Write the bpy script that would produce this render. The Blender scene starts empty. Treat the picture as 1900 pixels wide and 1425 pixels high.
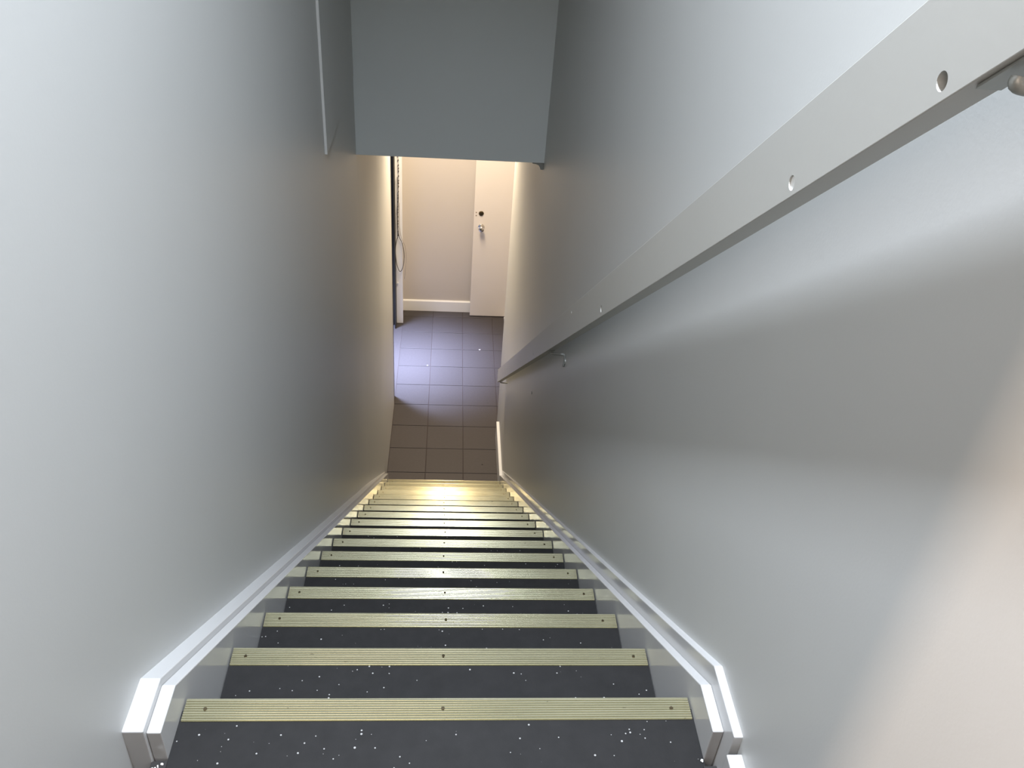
import bpy, bmesh, math, random
from mathutils import Vector, Matrix
random.seed(7)
S = bpy.context.scene
COL = S.collection

# ------------------------------------------------------------------ camera
Rv = Vector((0.99668639, -0.04823235, 0.06549715))
Uv = Vector((-0.02555656, 0.57875705, 0.81509947))
Fv = Vector((0.0772211, 0.81407243, -0.57560662))
cam = bpy.data.objects.new('camera', bpy.data.cameras.new('camera'))
COL.objects.link(cam)
cam.data.sensor_width = 36
cam.data.lens = 1595.634 / 1900 * 36
cam.data.clip_start = 0.02
m = Matrix((Rv, Uv, -Fv)).transposed().to_4x4()
m.translation = Vector((0, 0, 4.545))
cam.matrix_world = m
S.camera = cam

# ------------------------------------------------------------------ world, lights, exposure
W = bpy.data.worlds.new('world'); S.world = W; W.use_nodes = True
W.node_tree.nodes['Background'].inputs[0].default_value = (0.55, 0.65, 1.0, 1)
W.node_tree.nodes['Background'].inputs[1].default_value = 0.6
S.view_settings.view_transform = 'Standard'
S.view_settings.look = 'None'
S.view_settings.gamma = 1
S.view_settings.use_curve_mapping = False
S.view_settings.exposure = 0.0
S.cycles.max_bounces = 10
S.cycles.diffuse_bounces = 6
S.cycles.use_denoising = True
S.cycles.sample_clamp_indirect = 6.0


def area(name, loc, target, sx, sy, power, col, spread=180, shape='RECTANGLE'):
    d = bpy.data.lights.new(name, 'AREA'); d.shape = shape
    d.size = sx; d.size_y = sy
    d.energy = power; d.color = col; d.spread = math.radians(spread)
    o = bpy.data.objects.new(name, d); COL.objects.link(o)
    o.location = loc
    o.rotation_euler = (Vector(target) - Vector(loc)).to_track_quat('-Z', 'Y').to_euler()
    return o


# cool ceiling lamp high above the landing
area('landing_lamp', (0.05, 0.85, 6.28), (0.05, 0.85, 0), 0.12, 0.16, 59, (0.82, 0.885, 1.0), 106)
# warm lamp in the room left of the landing
area('side_room_lamp', (-2.1, 0.305, 4.9), (0.46, 0.2, 4.2), 0.15, 0.20, 26, (1.0, 0.76, 0.60), 150)
# warm lamp on the ceiling of the lower corridor
area('corridor_lamp', (0.02, 6.5, 2.93), (0.02, 6.5, 0), 0.14, 1.1, 75, (1.0, 0.79, 0.54), 170)
# daylight that falls in through the doorway on the left
area('doorway_daylight', (-1.0, 6.75, 2.1), (-0.34, 6.74, 0.0), 0.4, 0.4, 46, (0.58, 0.66, 1.0), 45)
# added weak warm fill from behind the camera, lifts the rail's shadow
area('warm_fill', (-0.35, -0.6, 5.3), (0.46, 0.9, 4.1), 1.0, 1.0, 8, (1.0, 0.80, 0.68), 150)

# ------------------------------------------------------------------ dimensions
RUN, RISE, N = 0.2499043, 0.19245643, 17
Y1 = 0.8805948                     # nose of the landing
ZL = N * RISE                      # landing height 3.2718
XL, XR = -0.4138, 0.4322           # tread ends
WL, WR = -0.466, 0.464             # stair walls
SL = RISE / RUN
ZT = 6.32                          # upper ceiling
ZC = 2.98                          # underside of the bulkhead / lower ceiling
YB = 4.13                          # bulkhead face
YE = 7.71                          # end wall


# ------------------------------------------------------------------ materials
def mat(name, col, rough=0.5, metal=0.0, spec=0.5):
    M = bpy.data.materials.new(name); M.use_nodes = True
    b = M.node_tree.nodes['Principled BSDF']
    b.inputs['Base Color'].default_value = (*col, 1)
    b.inputs['Roughness'].default_value = rough
    b.inputs['Metallic'].default_value = metal
    b.inputs['Specular IOR Level'].default_value = spec
    return M


def nodes(M):
    nt = M.node_tree
    return nt, nt.nodes['Principled BSDF'], (lambda t: nt.nodes.new(t)), nt.links.new


def objco(nt, scale=(1, 1, 1)):
    g = nt.nodes.new('ShaderNodeNewGeometry')
    mp = nt.nodes.new('ShaderNodeMapping')
    mp.inputs['Scale'].default_value = scale
    nt.links.new(g.outputs['Position'], mp.inputs['Vector'])
    return mp.outputs['Vector']


def paint(name, col, rough, bump=0.02, scale=220, var=0.03):
    M = mat(name, col, rough)
    nt, b, N_, L = nodes(M)
    n = N_('ShaderNodeTexNoise'); n.inputs['Scale'].default_value = scale; n.inputs['Detail'].default_value = 3
    L(objco(nt), n.inputs['Vector'])
    bp = N_('ShaderNodeBump'); bp.inputs['Strength'].default_value = bump; bp.inputs['Distance'].default_value = 0.002
    L(n.outputs['Fac'], bp.inputs['Height']); L(bp.outputs['Normal'], b.inputs['Normal'])
    n2 = N_('ShaderNodeTexNoise'); n2.inputs['Scale'].default_value = 2.3; n2.inputs['Detail'].default_value = 4
    L(objco(nt), n2.inputs['Vector'])
    mx = N_('ShaderNodeMix'); mx.data_type = 'RGBA'
    mx.inputs['A'].default_value = (*[c * (1 - var) for c in col], 1)
    mx.inputs['B'].default_value = (*[min(1, c * (1 + var)) for c in col], 1)
    L(n2.outputs['Fac'], mx.inputs['Factor']); L(mx.outputs['Result'], b.inputs['Base Color'])
    return M


M_wall = paint('wall_paint', (0.54, 0.55, 0.535), 0.46, 0.05, 220)
M_bulk = paint('bulkhead_paint', (0.60, 0.65, 0.65), 0.6, 0.05, 160)
M_white = paint('white_gloss_paint', (0.80, 0.82, 0.84), 0.22, 0.03, 40)
M_board = paint('board_gloss_paint', (0.55, 0.555, 0.55), 0.16, 0.03, 30)
M_rail = paint('rail_paint', (0.45, 0.45, 0.42), 0.42, 0.06, 60, 0.05)
M_endp = paint('end_wall_paint', (0.56, 0.53, 0.50), 0.5, 0.03, 200)
M_door = paint('door_paint', (0.70, 0.67, 0.64), 0.45, 0.02, 120)
M_black = mat('black_rubber', (0.012, 0.011, 0.010), 0.6)
M_dark = mat('dark_gap', (0.03, 0.028, 0.025), 0.8)
M_grout = mat('dark_grout', (0.05, 0.04, 0.04), 0.9)
M_chrome = mat('polished_steel', (0.75, 0.74, 0.72), 0.16, 1.0)
M_bronze = mat('dull_brass', (0.16, 0.13, 0.08), 0.35, 1.0)
M_steel = mat('painted_steel', (0.30, 0.31, 0.29), 0.35, 0.3)
M_filler = paint('white_filler', (0.86, 0.86, 0.84), 0.6, 0.2, 300)
M_cable = mat('dark_cable', (0.06, 0.05, 0.045), 0.5)
M_ground = paint('outside_concrete', (0.35, 0.34, 0.33), 0.8, 0.2, 60)

# speckled dark vinyl
M_vinyl = mat('speckled_dark_vinyl', (0.040, 0.040, 0.042), 0.68, 0, 0.2)
nt, b, N_, L = nodes(M_vinyl)
v = N_('ShaderNodeTexVoronoi'); v.inputs['Scale'].default_value = 125; v.inputs['Randomness'].default_value = 1
L(objco(nt), v.inputs['Vector'])
sepc = N_('ShaderNodeSeparateColor'); L(v.outputs['Color'], sepc.inputs['Color'])
thr = N_('ShaderNodeMath'); thr.operation = 'GREATER_THAN'; thr.inputs[1].default_value = 0.84
L(sepc.outputs['Red'], thr.inputs[0])
rad = N_('ShaderNodeMath'); rad.operation = 'MULTIPLY'; rad.inputs[1].default_value = 0.24
L(sepc.outputs['Green'], rad.inputs[0])
near = N_('ShaderNodeMath'); near.operation = 'LESS_THAN'
L(v.outputs['Distance'], near.inputs[0]); L(rad.outputs[0], near.inputs[1])
spk = N_('ShaderNodeMath'); spk.operation = 'MULTIPLY'; L(thr.outputs[0], spk.inputs[0]); L(near.outputs[0], spk.inputs[1])
n = N_('ShaderNodeTexNoise'); n.inputs['Scale'].default_value = 35; n.inputs['Detail'].default_value = 6; L(objco(nt), n.inputs['Vector'])
cr = N_('ShaderNodeMix'); cr.data_type = 'RGBA'
cr.inputs['A'].default_value = (0.012, 0.012, 0.012, 1); cr.inputs['B'].default_value = (0.022, 0.022, 0.022, 1)
L(n.outputs['Fac'], cr.inputs['Factor'])
mx = N_('ShaderNodeMix'); mx.data_type = 'RGBA'; mx.inputs['B'].default_value = (0.36, 0.36, 0.35, 1)
L(spk.outputs[0], mx.inputs['Factor']); L(cr.outputs['Result'], mx.inputs['A']); L(mx.outputs['Result'], b.inputs['Base Color'])
bp = N_('ShaderNodeBump'); bp.inputs['Strength'].default_value = 0.25; bp.inputs['Distance'].default_value = 0.001
n3 = N_('ShaderNodeTexNoise'); n3.inputs['Scale'].default_value = 400; L(objco(nt), n3.inputs['Vector'])
L(n3.outputs['Fac'], bp.inputs['Height']); L(bp.outputs['Normal'], b.inputs['Normal'])

# ribbed pale brass nosing
M_brass = mat('pale_brass', (0.70, 0.69, 0.42), 0.22, 0.74)
nt, b, N_, L = nodes(M_brass)
n = N_('ShaderNodeTexNoise'); n.inputs['Scale'].default_value = 1; n.inputs['Detail'].default_value = 5
L(objco(nt, (5, 160, 3)), n.inputs['Vector'])
mxa = N_('ShaderNodeMix'); mxa.data_type = 'RGBA'
mxa.inputs['A'].default_value = (0.40, 0.385, 0.235, 1); mxa.inputs['B'].default_value = (0.60, 0.585, 0.42, 1)
L(n.outputs['Fac'], mxa.inputs['Factor'])
n2 = N_('ShaderNodeTexNoise'); n2.inputs['Scale'].default_value = 1; n2.inputs['Detail'].default_value = 6; n2.inputs['Roughness'].default_value = 0.75
L(objco(nt, (26, 90, 26)), n2.inputs['Vector'])
rp = N_('ShaderNodeValToRGB'); rp.color_ramp.elements[0].position = 0.645; rp.color_ramp.elements[1].position = 0.70
L(n2.outputs['Fac'], rp.inputs['Fac'])
mxb = N_('ShaderNodeMix'); mxb.data_type = 'RGBA'; mxb.inputs['B'].default_value = (0.10, 0.09, 0.06, 1)
L(rp.outputs['Color'], mxb.inputs['Factor']); L(mxa.outputs['Result'], mxb.inputs['A']); L(mxb.outputs['Result'], b.inputs['Base Color'])

# grey-brown floor tile with a little sheen
M_tile = mat('grey_brown_tile', (0.19, 0.155, 0.15), 0.55, 0, 0.3)
nt, b, N_, L = nodes(M_tile)
n = N_('ShaderNodeTexNoise'); n.inputs['Scale'].default_value = 60; n.inputs['Detail'].default_value = 6; L(objco(nt), n.inputs['Vector'])
oi = N_('ShaderNodeObjectInfo')
mxa = N_('ShaderNodeMix'); mxa.data_type = 'RGBA'
mxa.inputs['A'].default_value = (0.044, 0.040, 0.042, 1); mxa.inputs['B'].default_value = (0.060, 0.055, 0.058, 1)
ad = N_('ShaderNodeMath'); ad.operation = 'MULTIPLY_ADD'; ad.inputs[1].default_value = 0.35; L(oi.outputs['Random'], ad.inputs[0]); L(n.outputs['Fac'], ad.inputs[2])
ad2 = N_('ShaderNodeMath'); ad2.operation = 'SUBTRACT'; ad2.inputs[1].default_value = 0.17; L(ad.outputs[0], ad2.inputs[0])
L(ad2.outputs[0], mxa.inputs['Factor']); L(mxa.outputs['Result'], b.inputs['Base Color'])
bp = N_('ShaderNodeBump'); bp.inputs['Strength'].default_value = 0.15; bp.inputs['Distance'].default_value = 0.001
L(n.outputs['Fac'], bp.inputs['Height']); L(bp.outputs['Normal'], b.inputs['Normal'])


# ------------------------------------------------------------------ helpers
def mesh_obj(name, bm, m_, parent=None, smooth=False, bevel=0):
    bmesh.ops.recalc_face_normals(bm, faces=bm.faces)
    me = bpy.data.meshes.new(name); bm.to_mesh(me); bm.free()
    me.materials.append(m_)
    if smooth:
        for p in me.polygons: p.use_smooth = True
    o = bpy.data.objects.new(name, me); COL.objects.link(o)
    if parent: o.parent = parent
    if bevel:
        md = o.modifiers.new('bevel', 'BEVEL'); md.width = bevel; md.segments = 2; md.limit_method = 'ANGLE'
    return o


def bx(bm, x0, x1, y0, y1, z0, z1):
    vs = [bm.verts.new((x, y, z)) for x in (x0, x1) for y in (y0, y1) for z in (z0, z1)]
    for f in ((0, 1, 3, 2), (4, 6, 7, 5), (0, 4, 5, 1), (2, 3, 7, 6), (0, 2, 6, 4), (1, 5, 7, 3)):
        bm.faces.new([vs[i] for i in f])


def prism(bm, pts, axis, a, b_):
    """polygon pts extruded from a to b_ along axis ('x': pts are (y,z); 'z': pts are (x,y))"""
    def P(p, t):
        return (t, p[0], p[1]) if axis == 'x' else (p[0], p[1], t)
    A = [bm.verts.new(P(p, a)) for p in pts]; B = [bm.verts.new(P(p, b_)) for p in pts]
    bm.faces.new(A); bm.faces.new(B[::-1])
    for i in range(len(pts)):
        j = (i + 1) % len(pts); bm.faces.new((A[i], A[j], B[j], B[i]))


def cyl(bm, p, q, r, n_=16, r2=None):
    p, q = Vector(p), Vector(q); d = (q - p); r2 = r if r2 is None else r2
    mt = Matrix.Translation((p + q) / 2) @ d.to_track_quat('Z', 'Y').to_matrix().to_4x4()
    bmesh.ops.create_cone(bm, cap_ends=True, segments=n_, radius1=r, radius2=r2, depth=d.length, matrix=mt)


def tube(bm, pts, r, n_=8):
    pts = [Vector(p) for p in pts]; rings = []
    for i, p in enumerate(pts):
        t = (pts[min(i + 1, len(pts) - 1)] - pts[max(i - 1, 0)]).normalized()
        q = t.to_track_quat('Z', 'Y')
        rings.append([bm.verts.new(p + q @ Vector((math.cos(a) * r, math.sin(a) * r, 0))) for a in [k * 2 * math.pi / n_ for k in range(n_)]])
    for A, B in zip(rings, rings[1:]):
        # match the closest start vertex so the tube does not twist
        s = min(range(n_), key=lambda k: (B[k].co - A[0].co).length)
        B[:] = B[s:] + B[:s]
        for k in range(n_):
            j = (k + 1) % n_; bm.faces.new((A[k], A[j], B[j], B[k]))
    bm.faces.new(rings[0]); bm.faces.new(rings[-1])


def new(): return bmesh.new()


def struct(o, label=None):
    o['kind'] = 'structure'
    if label: o['label'] = label
    return o


def thing(o, label, cat, group=None):
    o['label'] = label; o['category'] = cat
    if group: o['group'] = group
    return o


def empty(name, loc=(0, 0, 0), parent=None):
    o = bpy.data.objects.new(name, None); COL.objects.link(o); o.location = loc
    o.empty_display_size = 0.1
    if parent: o.parent = parent
    return o


# ------------------------------------------------------------------ walls
Y0 = 0.45      # near end of the left stair wall
bm = new()
prism(bm, [(WL, Y0), (WL, 4.13), (-0.442, 4.95), (-0.442, 6.06), (-0.58, 6.06), (-0.58, Y0)], 'z', 0.0, ZT)
wall_left = struct(mesh_obj('wall_left', bm, M_wall), 'long smooth grey painted wall down the left side of the stairs')
bm = new()   # wall beyond the doorway, and lintel above it
prism(bm, [(-0.62, 7.47), (-0.47, 7.47), (-0.47, YE), (-0.62, YE)], 'z', 0.0, ZC)
prism(bm, [(-0.58, 6.06), (-0.50, 6.06), (-0.50, 7.47), (-0.58, 7.47)], 'z', 2.351, ZC)
mesh_obj('lintel', bm, M_endp, wall_left)
bm = new()   # slim raised corner of the boarded-over part next to the bulkhead
prism(bm, [(WL - 0.004, 3.118), (WL + 0.009, 3.118), (WL + 0.0015, YB), (WL - 0.004, YB)], 'z', 3.36, ZT)
mesh_obj('raised_panel', bm, M_wall, wall_left)
bm = new()
prism(bm, [(WR, -1.6), (WR, 4.13), (0.453, 5.0), (0.452, 5.862), (0.60, 5.862), (0.60, -1.6)], 'z', 0.0, ZT)
wall_right = struct(mesh_obj('wall_right', bm, M_wall, bevel=0.004), 'long smooth grey painted wall down the right side behind the handrail')
bm = new()
bx(bm, 0.58, 1.7, 5.762, 5.862, 0, ZC); bx(bm, 1.6, 1.7, 5.862, YE, 0, ZC)
mesh_obj('alcove_wall', bm, M_endp, wall_right)
bm = new(); bx(bm, WL - 0.02, WR + 0.02, YB, YB + 0.14, ZC, ZT)
struct(mesh_obj('wall_front', bm, M_bulk, bevel=0.002), 'plain blue-grey bulkhead hanging over the lower stairs')
bm = new(); bx(bm, -0.62, 1.7, YE, YE + 0.1, 0, ZC)
wall_end = struct(mesh_obj('wall_far', bm, M_endp), 'cream wall closing the end of the lower corridor')
bm = new(); bx(bm, -2.5, 0.6, -1.7, -1.6, ZL - 0.2, ZT)
struct(mesh_obj('wall_back', bm, M_wall))
bm = new()
bx(bm, -2.6, -2.5, -1.7, 0.9, ZL - 0.2, ZT); bx(bm, -2.6, -0.58, 0.55, 0.65, ZL - 0.2, ZT)
struct(mesh_obj('wall_side', bm, M_wall))
bm = new(); bx(bm, -2.6, 0.6, -1.7, YB + 0.14, ZT, ZT + 0.1)
struct(mesh_obj('ceiling', bm, M_wall))
bm = new(); bx(bm, -0.62, 1.7, YB + 0.14, YE + 0.1, ZC, ZC + 0.1)
struct(mesh_obj('ceiling', bm, M_endp))

# ------------------------------------------------------------------ lower floor with tiles
TX, TY, TS = -0.14106, 5.18245, 0.29981
floor = bm = new(); bx(bm, -0.62, 1.7, 4.6, YE + 0.1, -0.1, -0.004)
floor = struct(mesh_obj('floor', bm, M_grout), 'grey-brown square tiled floor of the lower corridor')
tile_me = {}
G = 0.0022


def tile(x0, x1, y0, y1):
    key = (round(x1 - x0, 3), round(y1 - y0, 3))
    if key not in tile_me:
        bm = new(); w, d = (x1 - x0) / 2 - G, (y1 - y0) / 2 - G; e = 0.0016
        lo = [bm.verts.new((sx * w, sy * d, -0.008)) for sx, sy in ((-1, -1), (1, -1), (1, 1), (-1, 1))]
        mi = [bm.verts.new((sx * w, sy * d, -0.0012)) for sx, sy in ((-1, -1), (1, -1), (1, 1), (-1, 1))]
        hi = [bm.verts.new((sx * (w - e), sy * (d - e), 0)) for sx, sy in ((-1, -1), (1, -1), (1, 1), (-1, 1))]
        bm.faces.new(hi)
        for A, B in ((lo, mi), (mi, hi)):
            for i in range(4):
                j = (i + 1) % 4; bm.faces.new((A[i], A[j], B[j], B[i]))
        bmesh.ops.recalc_face_normals(bm, faces=bm.faces)
        me = bpy.data.meshes.new('tile'); bm.to_mesh(me); bm.free(); me.materials.append(M_tile); tile_me[key] = me
    o = bpy.data.objects.new('tile', tile_me[key]); COL.objects.link(o); o.parent = floor
    o.location = ((x0 + x1) / 2, (y0 + y1) / 2, random.uniform(-0.0006, 0.0003))
    o.rotation_euler = (random.uniform(-.0012, .0012), random.uniform(-.0012, .0012), 0)


for i in range(-1, 9):
    ya, yb = TY + i * TS, TY + (i + 1) * TS
    ya, yb = max(ya, 4.885), min(yb, YE)
    for k in range(-1, 6):
        xa, xb = TX + k * TS, TX + (k + 1) * TS
        if k >= 2 and yb < 5.85: continue
        if k >= 2 and ya < 5.862 < yb: ya_ = 5.862
        else: ya_ = ya
        tile(xa, min(xb, 1.6), ya_, yb)
bm = new(); bx(bm, -3.5, -0.62, 4.9, 9.0, -0.12, -0.01)
thing(mesh_obj('outside_ground', bm, M_ground), 'grey ground outside the doorway on the left', 'ground')
bpy.data.objects['outside_ground']['kind'] = 'structure'
del bpy.data.objects['outside_ground']['category']
bm = new(); bx(bm, -0.62, -0.442, 6.2, 7.47, -0.012, -0.001)
mesh_obj('threshold', bm, M_tile, floor)

# upper landing floor
bm = new()
bx(bm, -2.5, WR, -1.6, Y1 - 0.25, ZL - 0.15, ZL - 0.003)
bx(bm, XL, XR, Y1 - 0.25, Y1 - 0.022, ZL - 0.15, ZL - 0.003)
struct(mesh_obj('floor', bm, M_vinyl), 'dark speckled landing floor at the head of the stairs')

# ------------------------------------------------------------------ staircase
stair = thing(empty('staircase', (0, 4.88, 0)),
              'straight steep dark vinyl staircase with pale brass ribbed step edges', 'staircase')
inv = Matrix.Translation((0, -4.88, 0))


def adopt(o, p=stair):
    o.parent = p
    o.matrix_parent_inverse = Matrix.Identity(4)
    return o


# ribbed nosing profile (y,z), nose at y=0, top z=0
SW = 0.0426
prof = [(-SW, -0.004), (-SW, -0.0008)]
nr = 9
pitch = (SW - 0.003) / nr
for k in range(nr):
    y = -SW + 0.001 + k * pitch
    prof += [(y + pitch * f, h) for f, h in ((-0.03, -0.0022), (0.08, -0.0022), (0.10, -0.00035), (0.145, -0.00021), (0.185, -0.00009), (0.212, -0.00003), (0.225, 0.0), (0.46, 0.0), (0.60, -0.00009), (0.76, -0.00027), (0.88, -0.00050))]
prof += [(-0.0018, -0.0004), (-0.0004, -0.0018), (0.0, -0.004), (0.0, -0.026), (-0.004, -0.026), (-0.004, -0.006), (-SW + 0.001, -0.006)]
bm = new(); prism(bm, prof, 'x', XL + 0.003, XR - 0.003)
bmesh.ops.recalc_face_normals(bm, faces=bm.faces)
strip_me = bpy.data.meshes.new('nosing_strip'); bm.to_mesh(strip_me); bm.free(); strip_me.materials.append(M_brass)
bm = new()
cyl(bm, (0, 0, -0.002), (0, 0, 0.0009), 0.0036, 14, 0.0030)
bmesh.ops.recalc_face_normals(bm, faces=bm.faces)
screw_me = bpy.data.meshes.new('screw'); bm.to_mesh(screw_me); bm.free(); screw_me.materials.append(M_bronze)
DT = 0.022
bm = new(); bx(bm, XL + 0.0015, XR - 0.0015, -DT - 0.001, RUN - DT + 0.0165 - 0.0145, -0.028, -0.0045)
bmesh.ops.recalc_face_normals(bm, faces=bm.faces)
tread_me = bpy.data.meshes.new('tread'); bm.to_mesh(tread_me); bm.free(); tread_me.materials.append(M_vinyl)
bm = new(); bx(bm, XL + 0.0015, XR - 0.0015, -DT, -DT + 0.014, -RISE - 0.0045, -0.0285)
bmesh.ops.recalc_face_normals(bm, faces=bm.faces)
riser_me = bpy.data.meshes.new('riser'); bm.to_mesh(riser_me); bm.free(); riser_me.materials.append(M_vinyl)


def inst(name, me, loc, parent):
    o = bpy.data.objects.new(name, me); COL.objects.link(o); o.parent = parent; o.location = loc
    return o


for i in range(N):
    y, z = Y1 + i * RUN - 4.88, ZL - i * RISE
    st_ = inst('nosing_strip', strip_me, (0, y, z), stair)
    for sx in (XL + 0.034, 0.012, XR - 0.034):
        inst('screw', screw_me, (sx + random.uniform(-.004, .004), -0.021 + random.uniform(-.001, .001), 0), st_)
    inst('riser', riser_me, (0, y, z), stair)
    if i: inst('tread', tread_me, (0, y - RUN, z + 0.0015), stair)
# undercut fill between landing slab and first nosing
bm = new(); bx(bm, XL + 0.002, XR - 0.002, Y1 - 0.0225 - 4.88, Y1 - 0.0045 - 4.88, ZL - 0.026, ZL - 0.0062)
mesh_obj('landing_edge', bm, M_vinyl, stair)


# ------------------------------------------------------------------ skirting boards along the stairs
def line(y, zk, yk): return zk - SL * (y - yk)


def skirt(x0, x1, y_near, yk, zt, yend, zn=None, name='baseboard', parent=None, m_=M_board, low=0.36):
    pts = [(y_near, zt if zn is None else zn), (yk, zt), (yend, line(yend, zt, yk)), (yend, 0.0), (yend - 0.22, 0.0),
           (yk, line(yk, zt, yk) - low), (y_near, ZL - 0.16)]
    bm = new(); prism(bm, pts, 'x', x0, x1)
    return mesh_obj(name, bm, m_, parent, bevel=0.0018)


bl = struct(skirt(WL - 0.03, -0.4352, 0.768, 0.861, 3.351, 4.95, name='baseboard_left'),
            'double stepped white skirting board running down the left of the stairs')
skirt(-0.435, XL, 0.775, 0.858, 3.3375, 4.95, name='inner_board', parent=bl)
br_ = struct(skirt(0.4502, WR + 0.02, 0.735, 0.863, 3.380, 4.99, name='baseboard_right'),
             'double stepped white skirting board running down the right of the stairs')
skirt(XR, 0.4500, 0.767, 0.852, 3.345, 4.95, name='inner_board', parent=br_)
bm = new(); bx(bm, 0.440, WR, -1.6, 0.722, ZL - 0.004, 3.356)
mesh_obj('landing_board', bm, M_board, br_, bevel=0.0015)
bm = new(); bx(bm, 0.430, 0.4525, 4.96, 5.635, 0.0, 0.176)
mesh_obj('corridor_board', bm, M_white, br_, bevel=0.002)
# dark chipped gap and white plaster crumbs where the skirting ends meet the landing
for nm, cx, cy, sg in (('left', -0.425, 0.768, -1), ('right', 0.441, 0.752, 1)):
    bm = new(); bx(bm, cx - 0.012, cx + 0.012, cy - 0.012, cy + 0.002, ZL - 0.003, ZL - 0.0015)
    mesh_obj('dark_gap', bm, M_black, bl if sg < 0 else br_)
for i, (cx, cy) in enumerate(((-0.432, 0.757), (-0.4225, 0.7745 - 0.012), (0.425, 0.762))):
    bm = new()
    for k in range(4):
        bmesh.ops.create_icosphere(bm, subdivisions=1, radius=random.uniform(.0012, .0026),
                                   matrix=Matrix.Translation((cx + random.uniform(-.004, .004), cy + random.uniform(-.003, .003), ZL - 0.002 + .0012)))
    thing(mesh_obj('plaster_crumb', bm, M_filler),
          ('white plaster crumbs at the outer corner of the left skirting end',
           'white plaster crumbs under the inner left skirting end',
           'white plaster crumbs by the right skirting end on the landing')[i], 'debris', 'plaster crumbs on the landing')

bm = new(); bx(bm, -0.60, 0.60, YE - 0.018, YE, 0.0, 0.112)
prism(bm, [(YE - 0.018, 0.112), (YE - 0.010, 0.122), (YE, 0.122), (YE, 0.112)], 'x', -0.60, 0.60)
mesh_obj('baseboard_far', bm, M_white, None)
struct(bpy.data.objects['baseboard_far'], 'cream baseboard along the foot of the end wall')

# ------------------------------------------------------------------ doorway on the left
tr = new(); prism(tr, [(-0.58, 6.06), (-0.442, 6.06), (-0.442, 6.075), (-0.447, 6.082), (-0.58, 6.082)], 'z', 0, 2.35)
t1 = struct(mesh_obj('trim_1', tr, M_white), 'cream edge trim at the end of the left wall')
tr = new(); bx(tr, -0.56, -0.446, 6.082, 6.20, 0, 2.35)
mesh_obj('rubber_seal', tr, M_black, t1)
post = new(); bx(post, -0.502, -0.438, 7.43, 7.47, 0.004, 2.35)
t2 = struct(mesh_obj('trim_2', post, M_white, bevel=0.003), 'narrow white door post at the far side of the left doorway')
tr = new(); bx(tr, -0.60, -0.503, 7.40, 7.468, 0.0, 2.35); bx(tr, -0.512, -0.503, 7.33, 7.40, 0.0, 2.35)
mesh_obj('guide_channel', tr, M_black, t2)

# bead chain: a cord with separate beads, hanging in front of the post
def chain_x(z): return -0.470 - 0.010 * max(0, (1.5 - z)) / 0.6 + 0.0025 * math.sin(z * 9)


bm = new()
tube(bm, [(chain_x(2.3 - k * 0.03), 7.420, 2.3 - k * 0.03) for k in range(46)], 0.0014, 5)
chain = thing(mesh_obj('bead_chain', bm, M_cable), 'dark bead chain hanging down the white door post', 'chain')
bm = new(); bmesh.ops.create_icosphere(bm, subdivisions=1, radius=0.0055, matrix=Matrix.Diagonal((1, 1, 2.0, 1)))
bead_me = bpy.data.meshes.new('bead'); bm.to_mesh(bead_me); bm.free(); bead_me.materials.append(M_cable)
zc, k = 2.28, 0
while zc > 0.96:
    o = bpy.data.objects.new('bead', bead_me); COL.objects.link(o); o.parent = chain; o.location = (chain_x(zc), 7.420, zc)
    zc -= 0.036 + 0.012 * math.sin(k * 1.7); k += 1


def smooth_path(pts, n_=6):
    pts = [Vector(p) for p in pts]; out = []
    for i in range(len(pts) - 1):
        p0, p1, p2, p3 = pts[max(i - 1, 0)], pts[i], pts[i + 1], pts[min(i + 2, len(pts) - 1)]
        for k in range(n_):
            t = k / n_
            out.append(0.5 * ((2 * p1) + (p2 - p0) * t + (2 * p0 - 5 * p1 + 4 * p2 - p3) * t * t + (3 * p1 - p0 - 3 * p2 + p3) * t ** 3))
    return out + [pts[-1]]


bm = new()
tube(bm, smooth_path([(-.478, 7.404, 1.55), (-.470, 7.403, 1.35), (-.482, 7.402, 1.15), (-.470, 7.402, 0.98), (-.440, 7.405, 0.90), (-.421, 7.40, 0.78),
                      (-.432, 7.40, 0.66), (-.462, 7.402, 0.60), (-.492, 7.404, 0.68), (-.503, 7.405, 0.82), (-.490, 7.40, 0.93), (-.478, 7.40, 0.96)]), 0.0032, 6)
thing(mesh_obj('looped_cable', bm, M_cable, smooth=True), 'thin dark cable with a loop in front of the white door post', 'cable')
bm = new()
tube(bm, smooth_path([(-.462, 7.417, 1.30), (-.466, 7.414, 1.1), (-.446, 7.408, 0.95), (-.415, 7.40, 0.88), (-.402, 7.40, 0.76), (-.412, 7.40, 0.62), (-.420, 7.405, 0.52)]), 0.0018, 6)
thing(mesh_obj('loose_cable', bm, mat('grey_cable', (0.25, 0.22, 0.18), 0.5), smooth=True), 'thin grey cable hanging loose beside the door post', 'cable')
bm = new()
cyl(bm, (-.486, 7.4295, 0.465), (-.486, 7.418, 0.465), 0.006, 12); cyl(bm, (-.486, 7.418, 0.465), (-.486, 7.415, 0.465), 0.008, 12)
thing(mesh_obj('cable_clip', bm, M_white), 'small white clip low on the door post below the cable loop', 'clip')

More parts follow.
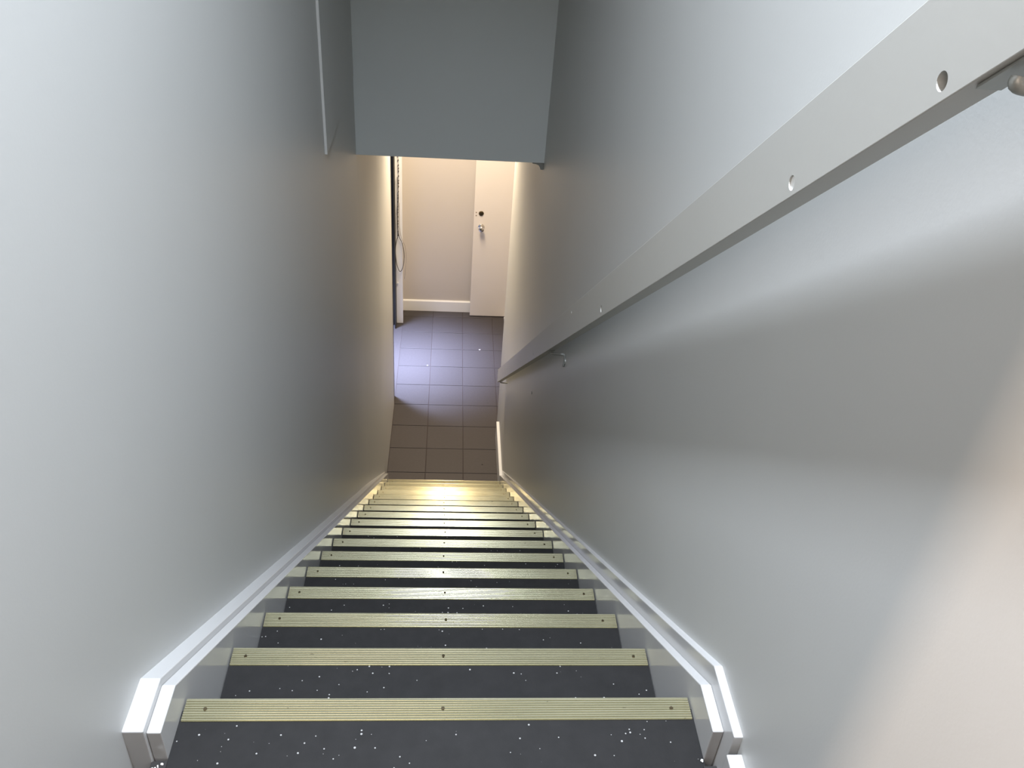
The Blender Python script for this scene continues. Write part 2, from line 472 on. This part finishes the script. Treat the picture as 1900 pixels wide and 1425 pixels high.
# ------------------------------------------------------------------ open door at the end
bm = new(); bx(bm, 0.230, 1.05, 7.612, 7.650, 0.010, 2.05)
door = struct(mesh_obj('door_1', bm, M_door, bevel=0.002), 'plain cream door leaf standing open before the end wall')
bm = new()
KX, KZ = 0.305, 1.000
cyl(bm, (KX, 7.612, KZ), (KX, 7.606, KZ), 0.031, 32, 0.028)
cyl(bm, (KX, 7.606, KZ), (KX, 7.575, KZ), 0.011, 20)
kp = [(0.011, 7.580), (0.020, 7.572), (0.0265, 7.562), (0.0275, 7.552), (0.025, 7.545), (0.016, 7.5415), (0.0, 7.541)]
rings = []
for r, y in kp:
    rings.append([bm.verts.new((KX + max(r, .0005) * math.cos(a), y, KZ + max(r, .0005) * math.sin(a))) for a in [j * 2 * math.pi / 24 for j in range(24)]])
for A, B in zip(rings, rings[1:]):
    for j in range(24): bm.faces.new((A[j], A[(j + 1) % 24], B[(j + 1) % 24], B[j]))
o = mesh_obj('knob', bm, M_chrome, door, smooth=True); o['label'] = 'round polished steel knob'
bm = new()
cyl(bm, (0.299, 7.612, 1.139), (0.299, 7.604, 1.139), 0.025, 28, 0.020)
cyl(bm, (0.299, 7.604, 1.139), (0.299, 7.600, 1.139), 0.012, 20)
o = mesh_obj('deadlock', bm, M_bronze, door); o['label'] = 'dull brass deadlock rose'
bm = new(); bx(bm, 0.297, 0.301, 7.598, 7.600, 1.130, 1.148)
mesh_obj('keyhole', bm, M_black, door)
for z in (1.148, 1.116):
    bm = new(); cyl(bm, (0.252, 7.6125, z), (0.252, 7.6105, z), 0.006, 14)
    mesh_obj('screw_hole', bm, mat('old_hole', (0.22, 0.18, 0.14), 0.8), door)
bm = new()
bx(bm, 1.055, 1.10, 7.56, YE, 0, 2.10); bx(bm, 0.20, 1.10, 7.655, YE - 0.002, 2.06, 2.10)
mesh_obj('door_frame', bm, M_door, door)
bm = new()
prism(bm, [(7.465, 0.0), (7.60, 0.0), (7.60, 0.012), (7.465, 0.045)], 'x', 0.580, 0.64)
thing(mesh_obj('door_wedge', bm, M_white, bevel=0.002), 'small white door wedge on the tiles at the foot of the open door', 'wedge')

# small curved dark fitting under the right corner of the bulkhead
bm = new()
pts = [(0.405, 2.9795), (0.405, 2.9745), (0.425, 2.972), (0.438, 2.966), (0.445, 2.955), (0.449, 2.944), (0.4625, 2.944), (0.4635, 2.9795)]
A = [bm.verts.new((x, YB + 0.005, z)) for x, z in pts]; B = [bm.verts.new((x, YB + 0.03, z)) for x, z in pts]
bm.faces.new(A); bm.faces.new(B[::-1])
for i in range(len(pts)):
    j = (i + 1) % len(pts); bm.faces.new((A[i], A[j], B[j], B[i]))
thing(mesh_obj('corner_bracket', bm, M_steel), 'small dark curved bracket under the right corner of the hanging bulkhead', 'bracket')

# ------------------------------------------------------------------ handrail
XF, XB = 0.390, 0.4195
SLR = 0.766                    # slope of the rail
cb, ct = 4.8722, 4.9892          # z + SLR*y of bottom and top edges
ya, yb = 0.02, 5.31
bm = new()
prism(bm, [(ya, cb - SLR * ya), (yb, cb - SLR * yb), (yb, ct - SLR * yb), (ya, ct - SLR * ya)], 'x', XF, XB)
rail = mesh_obj('handrail', bm, M_rail)
md = rail.modifiers.new('b', 'BEVEL'); md.width = 0.001; md.segments = 2
holes = [(0.684, 0.0205, 1), (0.921, 0.0195, 0), (1.881, 0.025, 1), (2.326, 0.095, 1), (3.22, 0.03, 1), (4.543, 0.052, 1)]
HR = {0.684: 0.0082, 0.921: 0.0088, 1.881: 0.0095, 2.326: 0.006, 3.22: 0.005, 4.543: 0.006}
cut = new()
for y, dz, op in holes:
    zc_ = cb - SLR * y + dz
    cyl(cut, (XF - 0.01, y, zc_), (XF + 0.017, y, zc_), HR[y], 24)
cme = bpy.data.meshes.new('cut'); cut.to_mesh(cme); cut.free()
co = bpy.data.objects.new('cut', cme); COL.objects.link(co)
bo = rail.modifiers.new('h', 'BOOLEAN'); bo.object = co; bo.operation = 'DIFFERENCE'; bo.solver = 'EXACT'
dg = bpy.context.evaluated_depsgraph_get()
me2 = bpy.data.meshes.new_from_object(rail.evaluated_get(dg))
rail.modifiers.clear(); rail.data = me2
bpy.data.objects.remove(co)
thing(rail, 'long flat pale grey painted wooden handrail board on the right wall', 'handrail')
for i, (y, dz, op) in enumerate(holes):
    zc_ = cb - SLR * y + dz
    bm = new()
    if op:
        cyl(bm, (XF + 0.0165, y, zc_), (XF + 0.0125, y, zc_), 0.0055, 6)
        mesh_obj('bolt', bm, M_chrome, rail)
    else:
        cyl(bm, (XF + 0.016, y, zc_), (XF + 0.0025, y, zc_), 0.0087, 20)
        o = mesh_obj('filler_plug', bm, M_filler, rail); o['label'] = 'white filler in a bolt hole'


def bracket(y, label, big=1.0):
    zr = cb - SLR * y
    root = empty('rail_bracket', (WR, y, zr)); thing(root, label, 'bracket', 'brackets under the handrail')
    r = 0.0055 * big
    bm = new()
    xm = (XF + XB) / 2 - WR
    tube(bm, smooth_path([(xm, 0, -0.011), (xm, -0.002, -0.014 * big), (xm * 0.75, -0.004, -0.0155 * big), (-0.020, -0.005, -0.016 * big), (-0.010, -0.005, -0.018 * big), (-r, -0.005, -0.030 * big), (-r, -0.005, -0.085 * big)]), r, 10)
    mesh_obj('rod', bm, M_steel, root, smooth=True)
    bm = new()
    d = 0.030 * big
    for s0, s1 in ((-d, d),):
        q = [(s0, -SLR * s0 - 0.0006), (s1, -SLR * s1 - 0.0006), (s1, -SLR * s1 - 0.0036), (s0, -SLR * s0 - 0.0036)]
        prism(bm, q, 'x', XF - WR + 0.006, XB - WR - 0.003)
    mesh_obj('saddle_plate', bm, M_steel, root)
    bm = new(); cyl(bm, (0, -0.005, -0.055 * big), (-0.003, -0.005, -0.055 * big), 0.016 * big, 20)
    mesh_obj('wall_plate', bm, M_steel, root)


bracket(0.612, 'painted metal handrail bracket nearest the head of the stairs, partly out of frame', 1.1)
bracket(2.780, 'thin metal handrail bracket halfway down the stairs', 0.8)
bracket(5.150, 'thin metal handrail bracket under the lower end of the rail', 0.8)
bm = new(); cyl(bm, (0.455, 3.95, 1.985), (0.4485, 3.95, 1.985), 0.007, 12)
bm.free()
bm = new(); cyl(bm, (WR + .001, 3.72, 1.86), (WR - 0.0035, 3.72, 1.86), 0.008, 12)
thing(mesh_obj('screw_cap', bm, M_steel), 'dark screw head in the right wall just below the lower handrail', 'screw')

# crumbs on the corridor tiles
for (x, y, lab, mt, rr) in ((0.3226, 6.988, 'small white crumb on the tiles in front of the open door', M_filler, 0.006),
                            (-0.172, 6.694, 'tiny white crumb on the daylit floor tiles beside a joint', M_filler, 0.004),
                            (0.314, 5.29, 'tiny dark spot of dirt on a tile near the foot of the stairs', M_dark, 0.005)):
    bm = new()
    bmesh.ops.create_icosphere(bm, subdivisions=1, radius=rr, matrix=Matrix.Translation((x, y, 0.0016)) @ Matrix.Diagonal((1.6, 1.0, 0.3, 1)))
    thing(mesh_obj('crumb', bm, mt), lab, 'debris')
